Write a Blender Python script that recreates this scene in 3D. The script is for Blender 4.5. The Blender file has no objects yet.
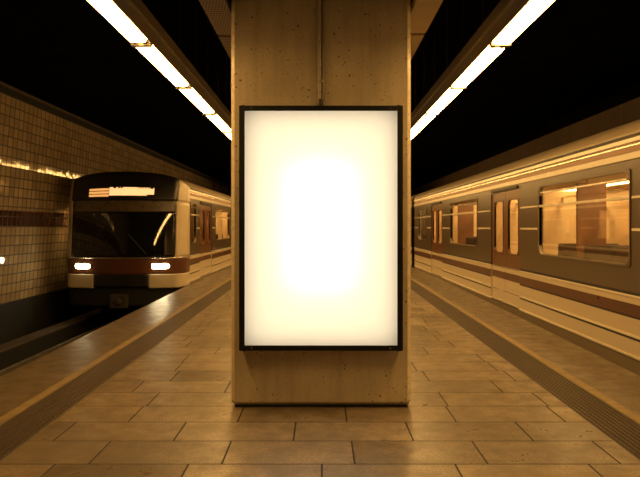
import bpy, math, random
from mathutils import Vector
random.seed(7)
scn = bpy.context.scene
COL = scn.collection

# ------------------------------------------------------------------ helpers
class MB:
    """collects geometry, builds ONE mesh object"""
    def __init__(s): s.v = []; s.f = []
    def quad(s, a, b, c, d):
        n = len(s.v); s.v += [a, b, c, d]; s.f.append((n, n+1, n+2, n+3)); return s
    def box(s, x0, x1, y0, y1, z0, z1):
        n = len(s.v)
        s.v += [(x, y, z) for x in (x0, x1) for y in (y0, y1) for z in (z0, z1)]
        s.f += [tuple(n+i for i in q) for q in ((0,1,3,2),(4,6,7,5),(0,4,5,1),(2,3,7,6),(0,2,6,4),(1,5,7,3))]
        return s
    def prism_y(s, prof, y0, y1, caps=True):
        """closed (x,z) profile extruded along y"""
        n = len(s.v); k = len(prof)
        s.v += [(x, y0, z) for x, z in prof] + [(x, y1, z) for x, z in prof]
        s.f += [(n+i, n+(i+1) % k, n+k+(i+1) % k, n+k+i) for i in range(k)]
        if caps: s.f += [tuple(range(n+k-1, n-1, -1)), tuple(range(n+k, n+2*k))]
        return s
    def strip_y(s, prof, y0, y1):
        n = len(s.v); k = len(prof)
        s.v += [(x, y0, z) for x, z in prof] + [(x, y1, z) for x, z in prof]
        s.f += [(n+i, n+i+1, n+k+i+1, n+k+i) for i in range(k-1)]
        return s
    def grid(s, pts):
        n = len(s.v); r = len(pts); c = len(pts[0])
        for row in pts: s.v += [tuple(p) for p in row]
        for i in range(r-1):
            for j in range(c-1):
                s.f.append((n+i*c+j, n+i*c+j+1, n+(i+1)*c+j+1, n+(i+1)*c+j))
        return s
    def cyl(s, a, b, r, seg=14, r2=None, caps=True):
        a = Vector(a); b = Vector(b); r2 = r if r2 is None else r2
        d = (b-a).normalized()
        u = d.cross(Vector((0,0,1)));
        if u.length < 1e-4: u = d.cross(Vector((1,0,0)))
        u.normalize(); w = d.cross(u); n = len(s.v)
        for p, rr in ((a, r), (b, r2)):
            for i in range(seg):
                t = 2*math.pi*i/seg
                s.v.append(tuple(p + (u*math.cos(t) + w*math.sin(t))*rr))
        s.f += [(n+i, n+(i+1) % seg, n+seg+(i+1) % seg, n+seg+i) for i in range(seg)]
        if caps: s.f += [tuple(range(n+seg-1, n-1, -1)), tuple(range(n+seg, n+2*seg))]
        return s
    def ring_x(s, y0, y1, z0, z1, r, wid, x0, x1, ro=.05):
        """rounded frame round the opening y0..y1 z0..z1, lying between x0 and x1"""
        def loop(a, b, c, d, rad):
            out = []
            for (cy, cz, t0) in ((b-rad, d-rad, 0), (a+rad, d-rad, 90), (a+rad, c+rad, 180), (b-rad, c+rad, 270)):
                for k in range(7):
                    t = math.radians(t0 + 15*k)
                    out.append((cy+rad*math.cos(t), cz+rad*math.sin(t)))
            return out
        o = loop(y0-wid, y1+wid, z0-wid, z1+wid, ro); i = loop(y0, y1, z0, z1, r)
        k = len(o); n = len(s.v)
        for lp in (o, i):
            for x in (x0, x1): s.v += [(x, y, z) for y, z in lp]
        for j in range(k):
            m = (j+1) % k
            s.f += [(n+j, n+m, n+2*k+m, n+2*k+j), (n+k+j, n+3*k+j, n+3*k+m, n+k+m),
                    (n+j, n+k+j, n+k+m, n+m), (n+2*k+j, n+2*k+m, n+3*k+m, n+3*k+j)]
        return s
    def holed(s, x0, x1, ys, zs, is_open):
        """wall between x0 (outer) and x1 with rectangular openings"""
        ny, nz = len(ys)-1, len(zs)-1
        op = lambda i, j: True if not (0 <= i < ny and 0 <= j < nz) else is_open((ys[i]+ys[i+1])/2, (zs[j]+zs[j+1])/2)
        for i in range(ny):
            for j in range(nz):
                if op(i, j): continue
                a, b, c, d = ys[i], ys[i+1], zs[j], zs[j+1]
                s.quad((x0,a,c),(x0,b,c),(x0,b,d),(x0,a,d)); s.quad((x1,a,c),(x1,a,d),(x1,b,d),(x1,b,c))
                if op(i-1, j): s.quad((x0,a,c),(x0,a,d),(x1,a,d),(x1,a,c))
                if op(i+1, j): s.quad((x0,b,c),(x1,b,c),(x1,b,d),(x0,b,d))
                if op(i, j-1): s.quad((x0,a,c),(x1,a,c),(x1,b,c),(x0,b,c))
                if op(i, j+1): s.quad((x0,a,d),(x0,b,d),(x1,b,d),(x1,a,d))
        return s
    def build(s, name, mat, parent=None, bevel=0, smooth=False, solid=0, segs=2, recalc=True):
        me = bpy.data.meshes.new(name); me.from_pydata(s.v, [], s.f); me.validate()
        import bmesh
        bm = bmesh.new(); bm.from_mesh(me)
        bmesh.ops.remove_doubles(bm, verts=bm.verts, dist=1e-5)
        if not solid and recalc: bmesh.ops.recalc_face_normals(bm, faces=bm.faces)
        bm.to_mesh(me); bm.free()
        me.materials.append(mat)
        o = bpy.data.objects.new(name, me); COL.objects.link(o)
        if parent: o.parent = parent
        if smooth:
            for p in me.polygons: p.use_smooth = True
        if solid:
            md = o.modifiers.new('solid', 'SOLIDIFY'); md.thickness = solid; md.offset = 0
        if bevel:
            md = o.modifiers.new('bevel', 'BEVEL'); md.width = bevel; md.segments = segs
            md.limit_method = 'ANGLE'; md.angle_limit = math.radians(40)
        return o

def tag(o, label=None, cat=None, group=None, kind=None):
    if label: o['label'] = label
    if cat: o['category'] = cat
    if group: o['group'] = group
    if kind: o['kind'] = kind
    return o
def empty(name, loc, rz=0):
    o = bpy.data.objects.new(name, None); COL.objects.link(o)
    o.location = loc; o.rotation_euler = (0, 0, rz); o.empty_display_size = .2
    return o
def copy_tree(o, parent=None):
    c = o.copy(); COL.objects.link(c)
    if parent: c.parent = parent
    for ch in list(o.children): copy_tree(ch, c)
    return c

# ------------------------------------------------------------------ materials
def nodes(name):
    m = bpy.data.materials.new(name); m.use_nodes = True
    nt = m.node_tree; b = nt.nodes['Principled BSDF']
    return m, nt, b
def N(nt, typ, **kw):
    n = nt.nodes.new(typ)
    for k, v in kw.items():
        if k.startswith('i_'):
            key = k[2:]; key = int(key) if key.isdigit() else key.replace('_', ' ')
            n.inputs[key].default_value = v
        else: setattr(n, k, v)
    return n
def math_n(nt, op, a, b=None, c=None):
    n = nt.nodes.new('ShaderNodeMath'); n.operation = op
    for i, x in enumerate((a, b, c)):
        if x is None: continue
        if isinstance(x, (int, float)): n.inputs[i].default_value = x
        else: nt.links.new(x, n.inputs[i])
    return n.outputs[0]
def mix_col(nt, fac, a, b, mode='MIX'):
    n = nt.nodes.new('ShaderNodeMix'); n.data_type = 'RGBA'; n.blend_type = mode
    for sock, x in ((n.inputs[0], fac), (n.inputs[6], a), (n.inputs[7], b)):
        if isinstance(x, (int, float)): sock.default_value = x
        elif isinstance(x, tuple): sock.default_value = (*x, 1)
        else: nt.links.new(x, sock)
    return n.outputs[2]
def maprange(nt, v, a, b, c, d):
    n = nt.nodes.new('ShaderNodeMapRange'); nt.links.new(v, n.inputs[0])
    for i, x in enumerate((a, b, c, d)): n.inputs[i+1].default_value = x
    return n.outputs[0]
def coord(nt, scale=(1,1,1)):
    t = nt.nodes.new('ShaderNodeTexCoord'); mp = nt.nodes.new('ShaderNodeMapping')
    mp.inputs['Scale'].default_value = scale
    nt.links.new(t.outputs['Object'], mp.inputs[0]); return mp.outputs[0]
def noise(nt, vec, scale, detail=4, rough=.55):
    n = N(nt, 'ShaderNodeTexNoise'); n.inputs['Scale'].default_value = scale
    n.inputs['Detail'].default_value = detail; n.inputs['Roughness'].default_value = rough
    nt.links.new(vec, n.inputs['Vector']); return n.outputs['Fac']
def bump(nt, b, h, strength, dist=.01):
    n = N(nt, 'ShaderNodeBump'); n.inputs['Strength'].default_value = strength; n.inputs['Distance'].default_value = dist
    nt.links.new(h, n.inputs['Height']); nt.links.new(n.outputs[0], b.inputs['Normal'])

def plain(name, col, rough=.5, metal=0, var=.12, scale=6, stretch=(1,1,1), spec=.5, coat=0):
    m, nt, b = nodes(name)
    v = coord(nt, stretch); f = noise(nt, v, scale)
    k = maprange(nt, f, .3, .7, 1-var, 1+var)
    c = mix_col(nt, 1.0, col, (1,1,1), 'MULTIPLY')
    mul = nt.nodes.new('ShaderNodeVectorMath'); mul.operation = 'SCALE'
    mul.inputs[0].default_value = col; nt.links.new(k, mul.inputs['Scale'])
    nt.links.new(mul.outputs[0], b.inputs['Base Color'])
    nt.links.new(maprange(nt, f, .3, .7, max(.02, rough-min(.06, var)), min(1, rough+min(.06, var))), b.inputs['Roughness'])
    b.inputs['Metallic'].default_value = metal
    b.inputs['Specular IOR Level'].default_value = spec
    b.inputs['Coat Weight'].default_value = coat
    return m
def emit(name, col, strength, base=(.8,.8,.8)):
    m, nt, b = nodes(name)
    b.inputs['Base Color'].default_value = (*base, 1); b.inputs['Roughness'].default_value = .4
    b.inputs['Emission Color'].default_value = (*col, 1); b.inputs['Emission Strength'].default_value = strength
    return m

def quiet(m): m.cycles.emission_sampling = 'NONE'; return m
LAMP = (1, .545, .155)
LS = 32.0
M = {}
def front(m): m.cycles.emission_sampling = 'FRONT'; return m
M['tube'] = front(emit('fluorescent_tube_glow', LAMP, LS))
M['reflector'] = plain('white_reflector', (.85,.85,.82), .35, var=.03)
M['housing'] = plain('brown_enamel', (.20,.17,.13), .4, var=.15)
M['socket'] = plain('lamp_socket_plastic', (.5,.47,.4), .4)
M['black'] = plain('black_frame', (.008,.008,.008), .5, var=.2, spec=.3)
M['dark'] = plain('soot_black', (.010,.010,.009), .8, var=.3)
M['ceiling'] = plain('sooty_ceiling', (.004,.0045,.003), 1, var=.4, scale=2, spec=0)
M['cream'] = plain('cream_paint', (.60,.51,.37), .30, var=.015, stretch=(1,.3,1))
M['greybrown'] = plain('grey_brown_paint', (.095,.067,.041), .28, var=0, stretch=(1,.3,1))
M['skirt'] = plain('skirt_paint', (.22,.175,.12), .45, var=.03)
M['stripe'] = plain('red_brown_stripe', (.10,.034,.012), .3, var=.03)
M['orange'] = plain('orange_brown_band', (.28,.13,.045), .42, var=0, stretch=(1,.2,1))
M['roof'] = plain('roof_paint', (.44,.36,.25), .36, var=.03, stretch=(1,.3,1))
M['door'] = plain('door_red_brown', (.145,.062,.024), .30, var=.02)
M['metal'] = plain('brushed_metal', (.8,.76,.68), .22, metal=.9, var=.08)
M['white'] = plain('white_enamel', (.78,.70,.55), .25, var=.03)
M['rubber'] = plain('window_rubber', (.02,.018,.015), .55)
M['seat'] = plain('seat_upholstery', (.05,.028,.016), .8, var=.2, scale=20)
M['wood'] = plain('brown_laminate', (.22,.10,.04), .35, var=.25, scale=4, stretch=(1,6,1))
M['incream'] = plain('interior_laminate', (.66,.48,.27), .42, var=.03)
M['infloor'] = plain('interior_lino', (.14,.10,.07), .5, var=.2)
M['inlamp'] = front(emit('interior_lamp_glow', (1,.62,.22), 36.0))
M['mask'] = plain('front_mask_black', (.012,.011,.010), .35, var=.2)
M['steel'] = plain('rail_steel', (.42,.36,.28), .35, metal=.8, var=.25)
M['rust'] = plain('wheel_iron', (.06,.05,.04), .6, metal=.4, var=.3)
M['headlight'] = emit('headlight_glow', (1,.80,.45), 45.0)
M['led'] = quiet(emit('display_dots', (1,.42,.11), 1.0))
M['ledbright'] = quiet(emit('display_dots_bright', (1,.52,.20), 1.4))
M['conduit'] = plain('conduit_paint', (.48,.40,.28), .35, var=.2, scale=15)
M['panelpaint'] = plain('smooth_panel_paint', (.55,.46,.33), .6, var=.08)
M['edgelit'] = plain('painted_edge_light', (.86,.74,.52), .30, var=.12, scale=30)  # pale tone stands for lamp light on the pillar corners
M['yellow'] = plain('worn_yellow_paint', (.27,.195,.09), .55, var=.3, scale=9)

def m_windscreen():
    m, nt, b = nodes('windscreen_glass')
    b.inputs['Base Color'].default_value = (.006,.006,.006,1)
    b.inputs['Roughness'].default_value = .03; b.inputs['IOR'].default_value = 1.6
    return m
M['windscreen'] = m_windscreen()
def m_glass():
    m, nt, b = nodes('window_glass')
    nt.nodes.remove(b); out = nt.nodes['Material Output']
    tr = N(nt, 'ShaderNodeBsdfTransparent'); tr.inputs[0].default_value = (.86,.86,.82,1)
    gl = N(nt, 'ShaderNodeBsdfGlossy'); gl.inputs['Roughness'].default_value = .03
    fr = N(nt, 'ShaderNodeFresnel'); fr.inputs[0].default_value = 1.45
    mx = N(nt, 'ShaderNodeMixShader')
    nt.links.new(math_n(nt, 'MINIMUM', fr.outputs[0], .35), mx.inputs[0])
    nt.links.new(tr.outputs[0], mx.inputs[1]); nt.links.new(gl.outputs[0], mx.inputs[2])
    nt.links.new(mx.outputs[0], out.inputs[0]); return m
M['glass'] = m_glass()

def m_concrete():
    m, nt, b = nodes('raw_concrete')
    v = coord(nt)
    big = noise(nt, v, 1.6, 5, .6); fine = noise(nt, v, 38, 4, .7)
    streak = noise(nt, coord(nt, (7,7,.5)), 1.5, 3)
    c = mix_col(nt, maprange(nt, big, .3, .7, 0, 1), (.52,.43,.29), (.76,.645,.45))
    c = mix_col(nt, maprange(nt, streak, .45, .75, 0, .35), c, (.22,.17,.11))
    c = mix_col(nt, maprange(nt, fine, .35, .7, 0, .25), c, (.28,.22,.15))
    vo = N(nt, 'ShaderNodeTexVoronoi'); vo.inputs['Scale'].default_value = 24; vo.inputs['Randomness'].default_value = 1
    wv = N(nt, 'ShaderNodeVectorMath', operation='ADD'); nt.links.new(v, wv.inputs[0])
    nn = N(nt, 'ShaderNodeTexNoise'); nn.inputs['Scale'].default_value = 25; nt.links.new(v, nn.inputs['Vector'])
    sc = N(nt, 'ShaderNodeVectorMath', operation='SCALE'); sc.inputs['Scale'].default_value = .03
    nt.links.new(nn.outputs['Color'], sc.inputs[0]); nt.links.new(sc.outputs[0], wv.inputs[1])
    nt.links.new(wv.outputs[0], vo.inputs['Vector'])
    clump = noise(nt, v, 3.3, 2)
    rad = maprange(nt, clump, .34, .60, .06, .27)
    sep = N(nt, 'ShaderNodeSeparateColor'); nt.links.new(vo.outputs['Color'], sep.inputs[0])
    rad = math_n(nt, 'MULTIPLY', rad, maprange(nt, sep.outputs[0], .2, 1, 0, 1))
    pit = math_n(nt, 'LESS_THAN', vo.outputs['Distance'], rad)
    v2 = N(nt, 'ShaderNodeTexVoronoi'); v2.inputs['Scale'].default_value = 34; nt.links.new(wv.outputs[0], v2.inputs['Vector'])
    s2 = N(nt, 'ShaderNodeSeparateColor'); nt.links.new(v2.outputs['Color'], s2.inputs[0])
    r2 = math_n(nt, 'MULTIPLY', maprange(nt, noise(nt, v, 2.1, 3), .36, .58, .12, .42), maprange(nt, s2.outputs[1], .45, 1, 0, 1))
    pit = math_n(nt, 'MAXIMUM', pit, math_n(nt, 'LESS_THAN', v2.outputs['Distance'], r2))
    c = mix_col(nt, math_n(nt, 'MULTIPLY', pit, .85), c, (.07,.045,.025))
    # darker band near the foot
    so = N(nt, 'ShaderNodeSeparateXYZ'); nt.links.new(v, so.inputs[0])
    foot = maprange(nt, math_n(nt, 'ADD', so.outputs[2], math_n(nt, 'MULTIPLY', fine, .05)), .03, .085, .85, 0)
    c = mix_col(nt, foot, c, (.10,.065,.035))
    nt.links.new(c, b.inputs['Base Color'])
    b.inputs['Roughness'].default_value = .48
    h = math_n(nt, 'SUBTRACT', math_n(nt, 'MULTIPLY', fine, .3), pit)
    bump(nt, b, h, .35, .006); return m
M['concrete'] = m_concrete()

ROW, SLAB = .412, .82
def m_floor(name, joints=True, tint=(.36,.275,.17)):
    m, nt, b = nodes(name)
    v = coord(nt)
    so = N(nt, 'ShaderNodeSeparateXYZ'); nt.links.new(v, so.inputs[0])
    X, Y = so.outputs[0], so.outputs[1]
    big = noise(nt, v, .9, 5, .6); mid = noise(nt, v, 5, 5, .65); fine = noise(nt, v, 62, 2, .8)
    t2 = tuple(x*.52 for x in tint)
    c = mix_col(nt, maprange(nt, mid, .38, .62, 0, 1), tint, t2)
    c = mix_col(nt, maprange(nt, big, .45, .62, 0, .6), c, tuple(x*.45 for x in tint))
    c = mix_col(nt, maprange(nt, fine, .43, .57, 0, .75), c, tuple(x*.40 for x in tint))
    rough = maprange(nt, mid, .3, .7, .28, .48); b.inputs['Specular IOR Level'].default_value = .6
    hgt = math_n(nt, 'MULTIPLY', fine, .25)
    if joints:
        ry = math_n(nt, 'DIVIDE', math_n(nt, 'SUBTRACT', Y, 4.642-8*ROW), ROW)
        row = math_n(nt, 'FLOOR', ry); fy = math_n(nt, 'FRACT', ry)
        wn = N(nt, 'ShaderNodeTexWhiteNoise', noise_dimensions='1D'); nt.links.new(row, wn.inputs['W'])
        ux = math_n(nt, 'ADD', math_n(nt, 'DIVIDE', X, SLAB), math_n(nt, 'MULTIPLY', wn.outputs['Value'], 7.3))
        fx = math_n(nt, 'FRACT', ux); col = math_n(nt, 'FLOOR', ux)
        w = .011
        dy = math_n(nt, 'MINIMUM', fy, math_n(nt, 'SUBTRACT', 1, fy)); dx = math_n(nt, 'MINIMUM', fx, math_n(nt, 'SUBTRACT', 1, fx))
        j = math_n(nt, 'MAXIMUM', math_n(nt, 'LESS_THAN', dy, w*.5/ROW), math_n(nt, 'LESS_THAN', dx, w*.55/SLAB))
        cb = N(nt, 'ShaderNodeCombineXYZ'); nt.links.new(row, cb.inputs[0]); nt.links.new(col, cb.inputs[1])
        wn2 = N(nt, 'ShaderNodeTexWhiteNoise', noise_dimensions='3D'); nt.links.new(cb.outputs[0], wn2.inputs['Vector'])
        k = maprange(nt, wn2.outputs['Value'], 0, 1, .72, 1.2)
        sc = N(nt, 'ShaderNodeVectorMath', operation='SCALE'); nt.links.new(c, sc.inputs[0]); nt.links.new(k, sc.inputs['Scale'])
        c = mix_col(nt, math_n(nt, 'MULTIPLY', j, .97), sc.outputs[0], (.015,.010,.006))
        rough = math_n(nt, 'ADD', rough, math_n(nt, 'MULTIPLY', j, .5))
        rough = math_n(nt, 'ADD', rough, math_n(nt, 'MULTIPLY', maprange(nt, wn2.outputs['Value'], 0, 1, -1, 1), .05))
        hgt = math_n(nt, 'SUBTRACT', hgt, j)
        # small dark gum spots
        vo = N(nt, 'ShaderNodeTexVoronoi'); vo.inputs['Scale'].default_value = 2.6; nt.links.new(v, vo.inputs['Vector'])
        sp = math_n(nt, 'LESS_THAN', vo.outputs['Distance'], .055)
        c = mix_col(nt, math_n(nt, 'MULTIPLY', sp, .6), c, (.05,.03,.02))
    nt.links.new(c, b.inputs['Base Color']); nt.links.new(rough, b.inputs['Roughness'])
    bump(nt, b, hgt, .5, .006); return m
M['floor'] = m_floor('stone_slabs')
M['edge'] = m_floor('edge_stone', False, (.25,.185,.11))

def m_tactile():
    m, nt, b = nodes('tactile_rubber')
    v = coord(nt); so = N(nt, 'ShaderNodeSeparateXYZ'); nt.links.new(v, so.inputs[0])
    fx = math_n(nt, 'SUBTRACT', math_n(nt, 'FRACT', math_n(nt, 'DIVIDE', so.outputs[0], .04)), .5)
    fy = math_n(nt, 'SUBTRACT', math_n(nt, 'FRACT', math_n(nt, 'DIVIDE', so.outputs[1], .06)), .5)
    d = math_n(nt, 'ADD', math_n(nt, 'MULTIPLY', fx, fx), math_n(nt, 'MULTIPLY', fy, fy))
    dot = maprange(nt, d, .05, .10, 1, 0)
    mid = noise(nt, v, 5)
    c = mix_col(nt, maprange(nt, mid, .3, .7, 0, 1), (.060,.038,.020), (.042,.027,.014))
    c = mix_col(nt, math_n(nt, 'MULTIPLY', dot, .3), c, (.17,.115,.06))
    nt.links.new(c, b.inputs['Base Color']); b.inputs['Roughness'].default_value = .5
    bump(nt, b, dot, .3, .006); return m
M['tactile'] = m_tactile()

def m_tiles(name, col, dark=1.0):
    """glazed wall tiles .205 wide and .211 high, each set at a slightly different slant"""
    m, nt, b = nodes(name)
    v = coord(nt); so = N(nt, 'ShaderNodeSeparateXYZ'); nt.links.new(v, so.inputs[0])
    uy = math_n(nt, 'DIVIDE', so.outputs[1], .205); uz = math_n(nt, 'DIVIDE', so.outputs[2], .211)
    fy = math_n(nt, 'FRACT', uy); fz = math_n(nt, 'FRACT', uz)
    dy = math_n(nt, 'MINIMUM', fy, math_n(nt, 'SUBTRACT', 1, fy)); dz = math_n(nt, 'MINIMUM', fz, math_n(nt, 'SUBTRACT', 1, fz))
    j = math_n(nt, 'MAXIMUM', math_n(nt, 'LESS_THAN', dy, .075), math_n(nt, 'LESS_THAN', dz, .055))
    cb = N(nt, 'ShaderNodeCombineXYZ'); nt.links.new(math_n(nt, 'FLOOR', uy), cb.inputs[0]); nt.links.new(math_n(nt, 'FLOOR', uz), cb.inputs[1])
    wn = N(nt, 'ShaderNodeTexWhiteNoise', noise_dimensions='3D'); nt.links.new(cb.outputs[0], wn.inputs['Vector'])
    k = maprange(nt, wn.outputs['Value'], 0, 1, .82, 1.15)
    grime = noise(nt, v, .8, 5)
    c = mix_col(nt, maprange(nt, grime, .4, .75, 0, .5), col, tuple(x*.5 for x in col))
    sc = N(nt, 'ShaderNodeVectorMath', operation='SCALE'); nt.links.new(c, sc.inputs[0]); nt.links.new(k, sc.inputs['Scale'])
    c = mix_col(nt, math_n(nt, 'MULTIPLY', j, .95), sc.outputs[0], (.02,.012,.007))
    nt.links.new(c, b.inputs['Base Color'])
    nt.links.new(maprange(nt, j, 0, 1, .07, .7), b.inputs['Roughness'])
    b.inputs['IOR'].default_value = 1.8
    # slant of each tile plus a gentle pillow, as real relief
    sw = N(nt, 'ShaderNodeSeparateColor'); nt.links.new(wn.outputs['Color'], sw.inputs[0])
    tilt = math_n(nt, 'ADD', math_n(nt, 'MULTIPLY', math_n(nt, 'SUBTRACT', sw.outputs[0], .5), fy),
                  math_n(nt, 'MULTIPLY', math_n(nt, 'SUBTRACT', sw.outputs[1], .5), fz))
    wob = noise(nt, v, 7, 2)
    h = math_n(nt, 'SUBTRACT', math_n(nt, 'ADD', math_n(nt, 'MULTIPLY', tilt, .9), math_n(nt, 'MULTIPLY', wob, .25)), math_n(nt, 'MULTIPLY', j, .5))
    bump(nt, b, h, .6, .008); return m
M['tiles'] = m_tiles('glazed_tiles', (.47,.36,.21))
M['tileband'] = m_tiles('brown_band_tiles', (.085,.035,.02))
M['dullwall'] = plain('sooty_render', (.11,.075,.042), .8, var=.3, scale=3, stretch=(1,4,.4))
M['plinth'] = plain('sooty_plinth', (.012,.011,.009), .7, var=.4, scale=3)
M['ballast'] = plain('track_slab', (.018,.015,.012), .9, var=.5, scale=9)
M['ledge'] = plain('dusty_ledge', (.075,.055,.035), .7, var=.4, scale=5)

def m_perforated():
    m, nt, b = nodes('perforated_sheet')
    v = coord(nt); so = N(nt, 'ShaderNodeSeparateXYZ'); nt.links.new(v, so.inputs[0])
    P = .026
    row = math_n(nt, 'FLOOR', math_n(nt, 'DIVIDE', so.outputs[1], P*2))
    fx = math_n(nt, 'SUBTRACT', math_n(nt, 'FRACT', math_n(nt, 'ADD', math_n(nt, 'DIVIDE', so.outputs[0], P), math_n(nt, 'MULTIPLY', row, .5))), .5)
    fy = math_n(nt, 'SUBTRACT', math_n(nt, 'FRACT', math_n(nt, 'DIVIDE', so.outputs[1], P*2)), .5)
    d = math_n(nt, 'ADD', math_n(nt, 'MULTIPLY', fx, fx), math_n(nt, 'MULTIPLY', fy, fy))
    hole = math_n(nt, 'LESS_THAN', d, .085)
    c = mix_col(nt, hole, (.26,.19,.12), (.02,.015,.01))
    nt.links.new(c, b.inputs['Base Color']); b.inputs['Roughness'].default_value = .5
    bump(nt, b, math_n(nt, 'SUBTRACT', 1, hole), .5, .004); return m
M['perforated'] = m_perforated()
def m_diffuser():
    m, nt, b = nodes('opal_diffuser')
    nt.nodes.remove(b); out = nt.nodes['Material Output']
    t = N(nt, 'ShaderNodeBsdfTranslucent'); t.inputs[0].default_value = (.9,.88,.82,1)
    nt.links.new(t.outputs[0], out.inputs[0]); return m
M['diffuser'] = m_diffuser()

# ------------------------------------------------------------------ the place
EYE = 1.46
YN, YF = -3.0, 34.0
def ex(y):      # platform edge, half width
    return 2.97 + .022*(min(max(y, -3), 16)+1)
def lx(y, a):   # lines laid along the edge, drifting slightly outward
    return a + .011*(min(max(y, -3), 20)-5)

def flat_strip(name, mat, fa, fb, z0, z1, ys, label=None):
    mb = MB(); top = []; 
    pts = [[(fa(y), y, z1), (fb(y), y, z1)] for y in ys]; mb.grid(pts)
    mb.grid([[(fa(y), y, z0), (fb(y), y, z0)] for y in ys])
    mb.grid([[(fa(y), y, z0), (fa(y), y, z1)] for y in ys]); mb.grid([[(fb(y), y, z0), (fb(y), y, z1)] for y in ys])
    for y in (ys[0], ys[-1]): mb.quad((fa(y), y, z0), (fb(y), y, z0), (fb(y), y, z1), (fa(y), y, z1))
    return mb.build(name, mat)
ys = [-3, 0, 5, 10, 16, 20, YF]
fl = flat_strip('floor', M['floor'], lambda y: -lx(y, 2.0), lambda y: lx(y, 2.0), -.25, 0, ys); tag(fl, kind='structure')
for s, side in ((-1, 'left'), (1, 'right')):
    e = flat_strip('platform_edge_'+side, M['edge'], lambda y: s*lx(y, 2.0), lambda y: s*ex(y), -.25, 0, ys); tag(e, kind='structure')
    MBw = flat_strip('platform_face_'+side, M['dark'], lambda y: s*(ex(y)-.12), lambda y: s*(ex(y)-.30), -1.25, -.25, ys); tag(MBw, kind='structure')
    # ridged tactile strip
    mb = MB(); n = 9; rows = []
    for y in ys:
        a, b_ = lx(y, 2.01), lx(y, 2.355); r = [(s*a, y, .0)]
        for k in range(n):
            for q, zz in ((.10, .003), (.22, .013), (.55, .013), (.67, .003)):
                r.append((s*(a+(b_-a)*(k+q)/n), y, zz))
        r.append((s*b_, y, .0)); rows.append(r)
    mb.grid(rows)
    t = mb.build('tactile_strip', M['tactile'])
    tag(t, 'dark brown ridged tactile strip running along the platform beside the %s train' % ('oncoming' if s < 0 else 'passing right-hand'), 'tactile paving', 'tactile strips on the platform')
    yl = flat_strip('safety_line', M['yellow'], lambda y: s*lx(y, 2.365), lambda y: s*lx(y, 2.455), -.002, .004, ys)
    tag(yl, 'worn yellow safety line on the platform beside the %s train' % ('oncoming left' if s < 0 else 'passing right'), 'safety line', 'yellow safety lines')

for s, side in ((-1, 'left'), (1, 'right')):
    XB, XT = 6.88, 6.55     # the tiled wall leans in slightly towards its top
    wx = lambda z: s*(XB + (XT-XB)*(z+.19)/(4.25+.19))
    mb = MB(); mb.quad((wx(-.19), YN, -.19), (wx(-.19), YF+12, -.19), (wx(4.25), YF+12, 4.25), (wx(4.25), YN, 4.25))
    mb.quad((wx(-.19)+s*.3, YN, -.19), (wx(-.19)+s*.3, YF+12, -.19), (wx(4.25)+s*.3, YF+12, 4.25), (wx(4.25)+s*.3, YN, 4.25))
    w = mb.build('wall_'+side, M['tiles'] if s < 0 else M['dullwall']); tag(w, kind='structure')
    mb = MB(); mb.prism_y([(wx(1.46)-s*.012, 1.46), (wx(1.815)-s*.012, 1.815), (wx(1.815)+s*.01, 1.815), (wx(1.46)+s*.01, 1.46)], YN, YF+12)
    tag(mb.build('trim_1' if s < 0 else 'trim_2', M['tileband']), kind='structure')
    mb = MB().box(min(s*6.80, s*7.1), max(s*6.80, s*7.1), YN, YF+12, -1.25, -.19)
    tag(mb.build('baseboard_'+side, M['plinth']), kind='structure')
    mb = MB().box(min(s*6.50, s*6.9), max(s*6.50, s*6.9), YN, YF+12, 4.22 if s < 0 else 4.14, 4.34)
    tag(mb.build('trim_3' if s < 0 else 'trim_4', M['dark' if s < 0 else 'ceiling'], bevel=.01), kind='structure')
    mb = MB().box(min(s*6.46, s*6.55), max(s*6.46, s*6.55), YN, YF+12, 4.34, 4.40)
    tag(mb.build('trim_5' if s < 0 else 'trim_6', M['ledge' if s < 0 else 'ceiling']), kind='structure')
    mb = MB().box(min(s*2.6, s*7.1), max(s*2.6, s*7.1), YN, YF+12, -1.45, -1.22)
    tag(mb.build('track_bed_'+side, M['ballast']), kind='structure')
    mb = MB().box(min(s*5.98, s*6.40), max(s*5.98, s*6.40), YN, YF+12, -1.22, -.90)
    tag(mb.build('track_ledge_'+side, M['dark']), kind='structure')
    mb = MB().box(min(s*6.0, s*6.36), max(s*6.0, s*6.36), YN, YF+12, -.90, -.87)
    tag(mb.build('ledge_cover_'+side, M['ledge'], bevel=.008), kind='structure')
mb = MB().box(-7.2, 7.2, YN, YF+12, 4.40, 4.6); tag(mb.build('ceiling', M['ceiling']), kind='structure')
mb = MB().box(-7.2, 7.2, YF+12, YF+12.3, -1.4, 4.6); tag(mb.build('wall_back', M['dark']), kind='structure')

# rails under the oncoming train
CX = 4.83
for s, nm in ((-1, 'outer'), (1, 'inner')):
    x = -CX + s*.75
    p = [(-.07,-1.22),(.07,-1.22),(.07,-1.205),(.012,-1.18),(.012,-1.10),(.036,-1.085),(.036,-1.05),(-.036,-1.05),(-.036,-1.085),(-.012,-1.10),(-.012,-1.18),(-.07,-1.205)]
    o = MB().prism_y([(x+a, b) for a, b in p], YN, YF+10).build('running_rail', M['steel'])
    tag(o, 'worn steel rail in front of the oncoming train, nearest the tiled wall' if s < 0 else 'steel rail of the left track tucked below the platform edge', 'rail', 'rails of the left track')

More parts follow.
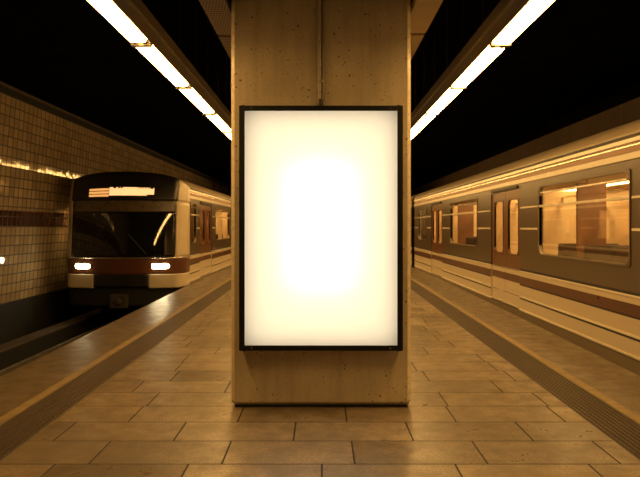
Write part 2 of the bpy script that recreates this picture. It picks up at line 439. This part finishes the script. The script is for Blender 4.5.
# ------------------------------------------------------------------ pillar, lightbox, conduit
S = 124.0
pil = empty('concrete_pillar', (0, 5.0, 0))
MB().box(-.726, .726, 0, .9, .018, 4.40).build('shaft', M['concrete'], pil, bevel=.028, segs=1)
MB().box(-.70, .70, .025, .88, 0, .02).build('base_joint', M['dark'], pil)
for sx in (-1, 1):                                  # pale strips paint the lamp-lit rim onto the corners
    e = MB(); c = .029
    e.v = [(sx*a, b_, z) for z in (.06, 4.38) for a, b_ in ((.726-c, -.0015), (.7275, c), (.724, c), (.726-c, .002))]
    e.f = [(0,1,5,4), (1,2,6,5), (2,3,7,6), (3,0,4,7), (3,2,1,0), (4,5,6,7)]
    e.build('painted_lit_edge', M['edgelit'], pil)
tag(pil, 'square raw concrete pillar with pitted face in the middle of the platform', 'pillar')

lb = empty('advertising_lightbox', (0, 5.0, .461))
tag(lb, 'blank glowing white advertising lightbox with black frame on the concrete pillar', 'lightbox')
X0, X1 = -.642, .642; Z0, Z1 = .030, 1.950; F = .041; Dp = .15
fr = MB()
fr.box(X0, X0+F, -Dp, -.0, Z0, Z1).box(X1-F, X1, -Dp, -.0, Z0, Z1)
fr.box(X0+F, X1-F, -Dp, -.0, Z0, Z0+F).box(X0+F, X1-F, -Dp, -.0, Z1-F, Z1)
fr.build('frame', M['black'], lb, bevel=.004)
MB().box(X0+F, X1-F, -.012, -.002, Z0+F, Z1-F).build('back_plate', M['reflector'], lb)
MB().quad((X0+F, -Dp+.012, Z0+F), (X1-F, -Dp+.012, Z0+F), (X1-F, -Dp+.012, Z1-F), (X0+F, -Dp+.012, Z1-F)).build('display_panel', M['diffuser'], lb)
for x in (X0+.1, X1-.1):
    for z in (Z1-F/2, Z0+F/2): MB().cyl((x, -Dp-.004, z), (x, -Dp+.01, z), .006).build('frame_screw', M['metal'], lb)
LB_EVEN, LB_CORE = 11.6, 2.0
def area(name, loc, rot, sx, sy, power, col, parent=None, spread=math.pi):
    l = bpy.data.lights.new(name, 'AREA'); l.shape = 'RECTANGLE'; l.size = sx; l.size_y = sy
    l.energy = power; l.color = col; l.spread = spread
    o = bpy.data.objects.new(name, l); COL.objects.link(o); o.location = loc; o.rotation_euler = rot
    if parent: o.parent = parent
    return o
area('backlight', (0, -.02, (Z0+Z1)/2), (math.radians(90), 0, 0), 1.20, 1.84, LB_EVEN, (1, .855, .64), lb)
area('backlight', (0, -.03, (Z0+Z1)/2+.02), (math.radians(90), 0, 0), .50, .95, LB_CORE, (.74, .86, 1), lb)

cd = empty('conduit_pipe', (0, 5.0, 2.45))
tag(cd, 'thin grey conduit running down the pillar into the top of the lightbox', 'conduit')
MB().cyl((-.012, -.016, -.0), (-.012, -.016, 1.94), .013).build('pipe', M['conduit'], cd, smooth=False)
MB().cyl((.013, -.012, .02), (.013, -.012, 1.94), .010).build('cable', M['housing'], cd)
for z in (.18, .95, 1.6):
    MB().box(-.032, .03, -.033, 0, z-.012, z+.012).build('clip', M['conduit'], cd, bevel=.004)
MB().cyl((-.002, -.018, -.022), (-.002, -.018, .035), .020).build('gland', M['rust'], cd)

# ------------------------------------------------------------------ ceiling lamps
XI, XO, ZL, ZT = 1.415, 1.605, 3.0, 3.245
PITCH = 1.6; BAR0 = 5.22
def make_lamp():
    r = empty('fluorescent_lamp', (0, 0, 0))
    L = PITCH - .004
    h = MB()                                        # trough open to below
    h.box(XI-.0, XI+.012, 0, L, ZL, ZT).box(XO-.012, XO, 0, L, ZL+.045, ZL+.09)
    h.box(XI+.012, XO-.012, 0, L, ZL+.075, ZL+.09)
    h.build('housing', M['housing'], r, bevel=.003)
    MB().prism_y([(XI, ZL+.115), (XI-.022, ZL+.12), (XI-.022, ZL+.15), (XI, ZL+.155)], 0, L).build('side_ridge', M['housing'], r)
    MB().strip_y([(XI+.013, ZL+.004), (XI+.03, ZL+.07), (XO-.03, ZL+.07), (XO-.013, ZL+.046)], .03, L-.03).build('reflector', M['reflector'], r)
    for yy in (0.0, L-.028):
        MB().box(XI+.0125, XO-.0125, yy, yy+.028, ZL-.02, ZL+.074).build('end_plate', M['housing'], r)
    xa, xb = XI+.016, XO-.012                       # shallow opal lens hanging a little below the trough
    MB().strip_y([(xb, ZL+.034), (xb-.022, ZL-.016), (xa+.022, ZL-.016), (xa, ZL+.012)], .10, L-.035).build('lens', M['tube'], r, recalc=False)
    for k in (0, 1):
        x = XI + (XO-XI)*(.30 + .42*k)
        MB().box(x-.020, x+.020, .03, .098, ZL-.010, ZL+.068).build('socket', M['socket'], r, bevel=.004)
    for yy in (.4, 1.2):
        MB().cyl((XI+.05, yy, ZL+.09), (XI+.05, yy, 4.40), .008, 8).build('hanger_rod', M['dark'], r)
    return r
lamp = make_lamp()
ordn = {-2: 'beside', -1: 'nearest'}
words = ['nearest the camera', 'second nearest the camera', 'third from the camera', 'fourth from the camera', 'farthest visible, meeting the pillar edge']
K0, K1 = -2, 18
first = True
for s, side in ((1, 'right'), (-1, 'left')):
    for k in range(K0, K1):
        o = lamp if first else copy_tree(lamp); first = False
        y0 = BAR0 + PITCH*(k-0)
        if s > 0: o.location = (0, y0, 0); o.rotation_euler = (0, 0, 0)
        else: o.location = (0, y0+PITCH-.004, 0); o.rotation_euler = (0, 0, math.pi)
        i = k + 1
        if 0 <= i < 5: lab = 'fluorescent ceiling lamp in the %s row, %s' % (side, words[i])
        elif i < 0: lab = 'fluorescent ceiling lamp of the %s row, above the camera outside the frame' % side
        else: lab = 'fluorescent ceiling lamp of the %s row, hidden behind the pillar' % side
        tag(o, lab, 'ceiling lamp', 'lamps of the %s ceiling row' % side)

# hung panels either side of the pillar
for s in (-1, 1):
    brk = 5.78 if s < 0 else 5.72
    for (a, b_, w) in ((brk-2.4, brk-.03, 'front'), (brk+.03, brk+2.4, 'rear')):
        p = empty('ceiling_panel', (s*.855, a, 3.24))
        mat = M['perforated'] if s < 0 else M['panelpaint']
        MB().box(-.105, .105, 0, b_-a, 0, .02).build('sheet', mat, p)
        MB().box(-.105, -.092, 0, b_-a, .02, .07).box(.092, .105, 0, b_-a, .02, .07).build('edge_flange', mat, p)
        mb = MB()
        for yy in (.3, b_-a-.3): mb.cyl((0, yy, .02), (0, yy, 1.16), .006, 8)
        mb.build('hanger_rod', M['dark'], p)
        tag(p, ('brown perforated ceiling panel left of the pillar, %s piece' if s < 0 else 'smooth tan ceiling panel right of the pillar, %s piece') % (w if w == 'rear' else 'nearer'), 'ceiling panel', 'hung panels beside the pillar')

# ------------------------------------------------------------------ trains
W = 1.47
ZS0, ZMOULD, ZTOPW, ZG = .07, .72, 2.19, 2.44
def zroof(x):
    t = min(1, abs(x)/W)
    return ZG + .37*(1 - t**2.6)**.5
WZ0, WZ1, WZT = 1.05, 2.07, 1.78
DZ1 = 2.10

def window(car, y0, y1, x):
    sgn = -1 if x < 0 else 1
    fr = MB().ring_x(y0, y1, WZ0, WZ1, .13, .020, x+sgn*.008, x-sgn*.045).build('window_frame', M['skirt'], car)
    g = MB().ring_x(y0-.015, y1+.015, WZ0-.015, WZ1+.015, .14, .016, x+sgn*.012, x+sgn*.004)
    g.build('bright_edge', M['greybrown'], fr)
    MB().quad((x-sgn*.02, y0-.02, WZ0-.02), (x-sgn*.02, y1+.02, WZ0-.02), (x-sgn*.02, y1+.02, WZ1+.02), (x-sgn*.02, y0-.02, WZ1+.02)).build('pane', M['glass'], fr)
    MB().box(min(x+sgn*.006, x-sgn*.03), max(x+sgn*.006, x-sgn*.03), y0+.0, y1-.0, WZT-.016, WZT+.016).build('transom', M['white'], fr, bevel=.004)
    mb = MB().box(min(x+sgn*.004, x-sgn*.03), max(x+sgn*.004, x-sgn*.03), y0+.06, y1-.06, WZ1-.095, WZ1-.075)
    mb.build('vent_bar', M['metal'], fr)
    return fr

def door(car, y0, y1, x):
    sgn = -1 if x < 0 else 1
    xo = x - sgn*.022; xi = xo - sgn*.035
    ym = (y0+y1)/2
    for (a, b_) in ((y0+.012, ym-.006), (ym+.006, y1-.012)):
        gy0, gy1, gz0, gz1 = a+.15, b_-.15, .98, 1.94
        mb = MB().holed(xo, xi, [a, gy0, gy1, b_], [ZMOULD+.002, gz0, gz1, DZ1-.01], lambda y, z: gy0 < y < gy1 and gz0 < z < gz1)
        lf = mb.build('door_leaf', M['door'], car)
        MB().ring_x(gy0, gy1, gz0, gz1, .10, .025, xo+sgn*.006, xi).build('glass_seal', M['stripe'], lf)
        xm = (xo+xi)/2
        MB().quad((xm, gy0-.01, gz0-.01), (xm, gy1+.01, gz0-.01), (xm, gy1+.01, gz1+.01), (xm, gy0-.01, gz1+.01)).build('glass', M['glass'], lf)
        MB().box(min(xo, xi), max(xo, xi), a, b_, ZS0+.02, ZMOULD).build('kick_panel', M['cream'], lf)
        MB().box(min(xo+sgn*.005, xo), max(xo+sgn*.005, xo), a, b_, .50, .63).build('kick_stripe', M['stripe'], lf)
        mb = MB()
        for z in (.285, ZMOULD-.008): mb.box(min(xo+sgn*.009, xo), max(xo+sgn*.009, xo), a, b_, z-.008, z+.008)
        mb.build('kick_bead', M['metal'], lf)
    MB().box(min(x, x-sgn*.06), max(x, x-sgn*.06), y0, y1, ZS0-.02, ZS0+.018).build('door_sill', M['metal'], car)
    MB().box(min(x+sgn*.03, x-sgn*.02), max(x+sgn*.03, x-sgn*.02), y0+.1, y1-.1, DZ1+.02, DZ1+.07).build('drip_rail', M['rubber'], car, bevel=.005)

def make_car(name, loc, rz, ya, yb, doors, windows, near_bogies, seats, screens):
    car = empty(name, loc, rz)
    ops = [(a, b_, 'd') for a, b_ in doors] + [(a, b_, 'w') for a, b_ in windows]
    yl = sorted({ya, yb} | {q for a, b_, _ in ops for q in (a, b_)})
    def is_open(y, z):
        for a, b_, t in ops:
            if a < y < b_ and ((t == 'd' and z < DZ1) or (t == 'w' and WZ0 < z < WZ1)): return True
        return False
    solid_y = []                                   # lengths of side between doors
    q = ya
    for a, b_ in sorted(doors): solid_y.append((q, a)); q = b_
    solid_y.append((q, yb))
    for sg in (-1, 1):
        x = sg*W
        lo, hi = (lambda d: min(x, x+sg*d)), (lambda d: max(x, x+sg*d))
        MB().holed(x, x-sg*.06, yl, [ZMOULD, WZ0, WZ1, DZ1, ZTOPW], is_open).build('side_panel', M['greybrown'], car)
        MB().holed(x-sg*.062, x-sg*.075, yl, [.03, WZ0, WZ1, DZ1, 2.28], is_open).build('cabin_lining', M['incream'], car)
        MB().box(min(sg*.86, sg*.89), max(sg*.86, sg*.89), ya+.3, yb-.3, 1.93, 1.96).build('luggage_rail', M['metal'], car)
        lp = MB()
        for a, b_ in solid_y: lp.box(lo(-.06), hi(-.06), a, b_, ZS0, ZMOULD)
        lp.build('lower_panel', M['cream'], car)
        if sg > 0:
            for a, b_ in windows: window(car, a, b_, x)
            for a, b_ in doors: door(car, a, b_, x)
            continue
        st = MB(); bd = MB(); bk = MB(); tr = MB()
        for a, b_ in solid_y:
            st.box(lo(.004), hi(.004), a, b_, .50, .63)
            for z in (.285, ZMOULD-.008): bd.box(lo(.010), hi(.010), a, b_, z-.013, z+.013)
            bd.box(lo(.016), hi(.016), a, b_, ZS0-.016, ZS0+.012)
            bk.box(lo(.003), hi(.003), a, b_, ZMOULD+.005, ZMOULD+.04); bk.box(lo(.003), hi(.003), a, b_, .247, .272); bk.box(lo(.003), hi(.003), a, b_, .478, .50)  # dark strips put the shade along beads and stripe into colour
            cuts = [(p, r) for p, r in windows if a-.01 <= p and r <= b_+.01]; q = a+.05
            for p, r in cuts + [(b_-.05, None)]:
                e = p-.06 if r else p
                if e-q > .12:
                    for z in (1.43, WZT): tr.box(lo(.012), hi(.012), q, e, z-.014, z+.014)
                if r: q = r+.06
        st.build('stripe', M['stripe'], car); bd.build('bead', M['white'], car, bevel=.003); bk.build('painted_shadow_line', M['rubber'], car); tr.build('trim_strip', M['white'], car, bevel=.003)
        for a, b_ in windows: window(car, a, b_, x)
        for a, b_ in doors: door(car, a, b_, x)
    for sg in (-1, 1):
        x = sg*W
        lo, hi = (lambda d: min(x, x+sg*d)), (lambda d: max(x, x+sg*d))
        MB().box(lo(.018), hi(.018), ya, yb, ZTOPW, ZTOPW+.078).build('white_band', M['white'], car, bevel=.006)
        MB().box(lo(-.05), hi(-.05), ya, yb, ZTOPW+.085, 2.375).build('cantrail', M['orange'], car)
        MB().box(lo(.01), hi(.01), ya, yb, 2.335, 2.350).build('cantrail_bead', M['metal'], car)
        MB().box(lo(.014), hi(.014), ya, yb, 2.375, 2.425).build('upper_band', M['white'], car, bevel=.005)
        MB().box(lo(.022), hi(.022), ya, yb, 2.425, 2.455).build('gutter', M['rubber'], car)
        MB().box(lo(-.05), hi(-.05), ya, yb, -.32, ZS0).build('skirt', M['skirt'], car)
    xs = [W*math.sin(math.pi/2*i/14) for i in range(-14, 15)]
    MB().strip_y([(x, zroof(x)) for x in xs], ya, yb).build('roof', M['roof'], car, smooth=True, solid=.02)
    # ends, floor, ceiling
    MB().box(-W+.05, W-.05, ya, yb, -.05, .03).build('cabin_floor', M['infloor'], car)
    MB().box(-W+.05, W-.05, ya+.05, yb-.05, 2.28, 2.31).build('cabin_ceiling', M['incream'], car)
    MB().box(-W+.1, W-.1, ya+.1, yb-.1, -.5, -.06).build('underframe', M['dark'], car)
    prof = [(-W, -.1)] + [(x, zroof(x)-.01) for x in xs] + [(W, -.1)]
    for y in (ya, yb-.05):
        MB().prism_y(prof, y, y+.05).build('end_wall', M['greybrown'], car)
    for sx in (-.75, .75):
        MB().quad((sx-.08, ya+.4, 2.27), (sx-.08, yb-.4, 2.27), (sx+.08, yb-.4, 2.27), (sx+.08, ya+.4, 2.27)).build('cabin_lamp', M['inlamp'], car, recalc=False)
    for a in seats:
        for sx in (-.92, .92):
            mb = MB()
            mb.box(sx-.46, sx+.46, a-.24, a+.24, .36, .47)
            mb.prism_y([(sx-.46, .47), (sx+.46, .47), (sx+.44, 1.22), (sx-.44, 1.22)], a+.16, a+.25)
            mb.box(sx-.38, sx+.38, a-.1, a+.2, .03, .36)
            mb.build('bench_seat', M['seat'], car, bevel=.03)
    for y, kind in screens:
        for sx in (-.95, .95):
            hw = .45 if kind == 'incream' else .20; xc = sx if kind == 'incream' else math.copysign(1.19, sx)
            MB().box(xc-hw, xc+hw, y-.02, y+.02, .03, 2.05).build('draught_screen', M[kind], car, bevel=.01)
        for sx in (-.48, .48):
            MB().cyl((sx, y, .03), (sx, y, 2.28), .018, 10).build('grab_pole', M['metal'], car, smooth=True)
    for yc in near_bogies:
        mb = MB()
        for sx in (-.95, .95): mb.box(sx-.07, sx+.07, yc-1.5, yc+1.5, -.78, -.58)
        mb.box(-.9, .9, yc-.25, yc+.25, -.72, -.5)
        bg = mb.build('bogie', M['rust'], car, bevel=.02)
        for dy in (-1.05, 1.05):
            for sx in (-.75, .75):
                w = MB().cyl((sx-.06, yc+dy, -.637), (sx+.06, yc+dy, -.637), .41, 28)
                w.cyl((sx+(.062 if sx < 0 else -.062)-.015, yc+dy, -.64), (sx+(.062 if sx < 0 else -.062)+.015, yc+dy, -.64), .435, 28)
                w.build('wheel', M['rust'], bg)
            MB().cyl((-.9, yc+dy, -.64), (.9, yc+dy, -.64), .07, 12).build('axle', M['rust'], bg)
    return car

# right-hand train: the long near car and the next one beyond the coupling
c1 = make_car('metro_car', (CX, 0, 0), 0, -1.6, 22.3,
    [(3.75, 5.5), (10.47, 12.25), (17.2, 18.9)], [(.3, 3.0), (6.75, 9.55), (13.35, 16.1), (19.75, 21.3)], (1.6, 19.3),
    [.7, 1.5, 2.4, 7.2, 7.95, 8.85, 13.8, 14.6, 15.5, 20.2, 20.9], [(3.45, 'wood'), (5.75, 'incream'), (10.15, 'incream'), (8.35, 'wood'), (12.5, 'incream'), (15.6, 'wood'), (16.9, 'incream'), (19.2, 'incream')])
tag(c1, 'grey-brown metro car with cream lower side and lit windows standing right of the pillar', 'train car', 'cars of the right-hand train')
mb = MB()
for k in range(6): mb.box(-1.2+.02*(k % 2), 1.2-.02*(k % 2), 22.3+k*.1, 22.4+k*.1, .0, 2.35)
mb.build('gangway_bellows', M['rubber'], c1)
c2 = make_car('metro_car', (CX, 0, 0), 0, 22.9, 36,
    [(26.3, 28.0), (33, 34.7)], [(23.6, 25.4), (29, 31.8)], (25.5, 33.5), [24.2, 25, 29.6, 30.6], [(26, 'wood'), (28.3, 'wood')])
tag(c2, 'far car of the right-hand train, a sliver beside the pillar beyond the coupling', 'train car', 'cars of the right-hand train')

# oncoming train on the left
Y0 = 14.9
lt = make_car('metro_car', (-CX, Y0, 0), math.pi, -19, -.9,
    [(-4.2, -2.25), (-11, -9.2), (-17.6, -15.9)], [(-1.75, -1.1), (-7.8, -4.85), (-14.6, -11.7)], (-3.0, -16),
    [-5.3, -6.2, -7.2, -12.3, -13.4], [(-4.4, 'wood'), (-2.0, 'wood'), (-9.0, 'incream'), (-6.6, 'incream')])
tag(lt, 'oncoming metro train with lit headlights and amber destination display left of the pillar', 'train')

def rec(u):
    a = abs(u); return .31*a**1.72 + .26*max(0, (a-.87)/.13)**2
def lean(z):
    return .09*max(0, z-.72) + .22*max(0, z-2.1)**1.5
def P(u, z, off=0.0):
    a = min(1, abs(u)); x = W*(a if u >= 0 else -a)
    if z > 2.1: zz = 2.1 + (z-2.1)/.71*(zroof(x*.995)-2.1)
    else: zz = z
    y = -rec(a if u >= 0 else -a) - lean(zz)
    if abs(u) > 1: y = y + (-.9-y)*(abs(u)-1)/.3
    return (x + (math.copysign(off, u) if abs(u) > 1 else 0), y + (off if abs(u) <= 1 else 0), zz)
def patch(u0, u1, z0, z1, nu, nz, off=0):
    return [[P(u0+(u1-u0)*i/nu, z0+(z1-z0)*j/nz, off) for i in range(nu+1)] for j in range(nz+1)]
ZC = 2.81
def fp(name, mat, rects, parent=lt, off=0, solid=.03, nu=24, nz=12):
    mb = MB()
    for (u0, u1, z0, z1) in rects: mb.grid(patch(u0, u1, z0, z1, nu, nz, off))
    return mb.build(name, mat, parent, smooth=True, solid=solid)
for a, b_ in ((-1.3, -.86), (.86, 1.3)): fp('corner_pillar', M['cream'], [(a, b_, .70, 2.1)])
for a, b_ in ((-1.3, -.88), (.88, 1.3)): fp('brow_corner', M['cream'], [(a, b_, 2.1, ZC)])
cap = fp('front_mask', M['mask'], [(-.88, .88, 2.1, ZC)], nz=10)
us = [-1+2*i/28 for i in range(29)]
MB().grid([[P(u, ZC) for u in us], [(W*u, -.9, zroof(W*u*.995)) for u in us]]).build('front_roof', M['mask'], lt, smooth=True, solid=.02)
fp('brow_panel', plain('brow_bronze', (.10,.075,.045), .3), [(-.86, .86, 1.83, 2.1)])
ws = fp('windscreen', M['windscreen'], [(-.86, .86, .74, 1.83)], nu=40, nz=24)
fp('waist_band', M['stripe'], [(-1.3, 1.3, .32, .70)], nu=40)
fp('waist_bead', M['metal'], [(-1.0, 1.0, .70, .725)], off=.012, nz=2, nu=40)
for a, b_ in ((-1.3, -.45), (.45, 1.3)): fp('bumper', M['cream'], [(a, b_, -.02, .32)])
fp('bumper_recess', M['mask'], [(-.45, .45, .02, .32)])
fp('front_apron', M['dark'], [(-1.0, 1.0, -.45, -.02)], off=-.1)
# wipers
for ua, ub in ((-.42, -.12), (.42, .12)):
    a = Vector(P(ua, .80, .03)); b_ = Vector(P(ub, 1.30, .03))
    MB().cyl(a, b_, .010, 8).build('wiper', M['rubber'], lt)
# headlights
for s in (-1, 1):
    um, hw, hh = s*.64, .135, .062
    z0 = .51
    hous = MB(); 
    hous.grid([[P(um+hw*1.18*math.cos(t)*k, z0+hh*1.35*math.sin(t)*k, .016) for t in [i*math.pi/16 for i in range(33)]] for k in (0.05, .5, 1)])
    ho = hous.build('headlight', M['mask'], lt, smooth=True, solid=.02)
    def sup(t, e=.5):
        c, sn = math.cos(t), math.sin(t); return math.copysign(abs(c)**e, c), math.copysign(abs(sn)**e, sn)
    le = MB(); r = []
    for i in range(20):
        c, sn = sup(i*math.pi/10); r.append(tuple(P(um+hw*c, z0+hh*sn, .040)))
    le.v = r; le.f = [tuple(range(20))]
    le.build('lens', M['headlight'], ho)
# destination display: rows of small lamps, too blurred to read in the photograph
fp('display_glass', M['windscreen'], [(-.66, .70, 2.16, 2.52)], off=.012, solid=.004)
dd = MB(); db = MB()
def dotq(mb, u, z):
    du, dz = .0075, .014
    a = [P(u-du, z-dz, .025), P(u+du, z-dz, .025), P(u+du, z+dz, .025), P(u-du, z+dz, .025)]; mb.quad(*a)
# local +u lies to the left in the photograph
for i in range(22):
    u = .56 - i*.0158
    for r in range(3):
        dotq(dd, u, 2.39-r*.075); dotq(dd, u, 2.39-r*.075-.026)
rr = random.Random(3)
for i in range(46):
    u = .205 - i*.0158
    top, bot = 6, 0
    if i > 38: top, bot = 5, 1
    if 14 < i < 30: top = 6
    elif i > 3: top = 5 if rr.random() < .6 else 6
    for r in range(bot, top+1): dotq(db, u, 2.24+r*.029)
dd.build('route_dots', M['led'], lt); db.build('destination_dots', M['ledbright'], lt)
# coupler
cp = MB().box(-.11, .11, -.6, .02, -.42, -.22).box(-.2, .2, -.02, .14, -.48, -.16)
cp.cyl((0, .1, -.32), (0, .2, -.32), .10, 16, .06)
cp.build('coupler', M['rust'], lt, bevel=.015)

# ------------------------------------------------------------------ world, camera
w = bpy.data.worlds.new('tunnel_dark'); scn.world = w; w.use_nodes = True
w.node_tree.nodes['Background'].inputs[0].default_value = (.01, .008, .005, 1); w.node_tree.nodes['Background'].inputs[1].default_value = .2
cam = bpy.data.cameras.new('camera'); co = bpy.data.objects.new('camera', cam); COL.objects.link(co)
co.location = (0, 0, EYE); co.rotation_euler = (math.radians(90), 0, 0)
cam.sensor_width = 36; cam.lens = 36*620/640; cam.shift_x = -1/640; cam.shift_y = -11.5/640
cam.clip_start = .05
scn.camera = co
vs = scn.view_settings; vs.view_transform = 'Standard'; vs.look = 'None'; vs.gamma = 1; vs.use_curve_mapping = False
vs.exposure = 0.0
scn.cycles.use_denoising = True; scn.cycles.filter_width = 1.6
try: scn.cycles.denoiser = 'OPENIMAGEDENOISE'
except Exception: pass
scn.cycles.max_bounces = 8; scn.cycles.transparent_max_bounces = 16; scn.cycles.sample_clamp_indirect = 4; scn.cycles.use_adaptive_sampling = False; scn.cycles.blur_glossy = .5
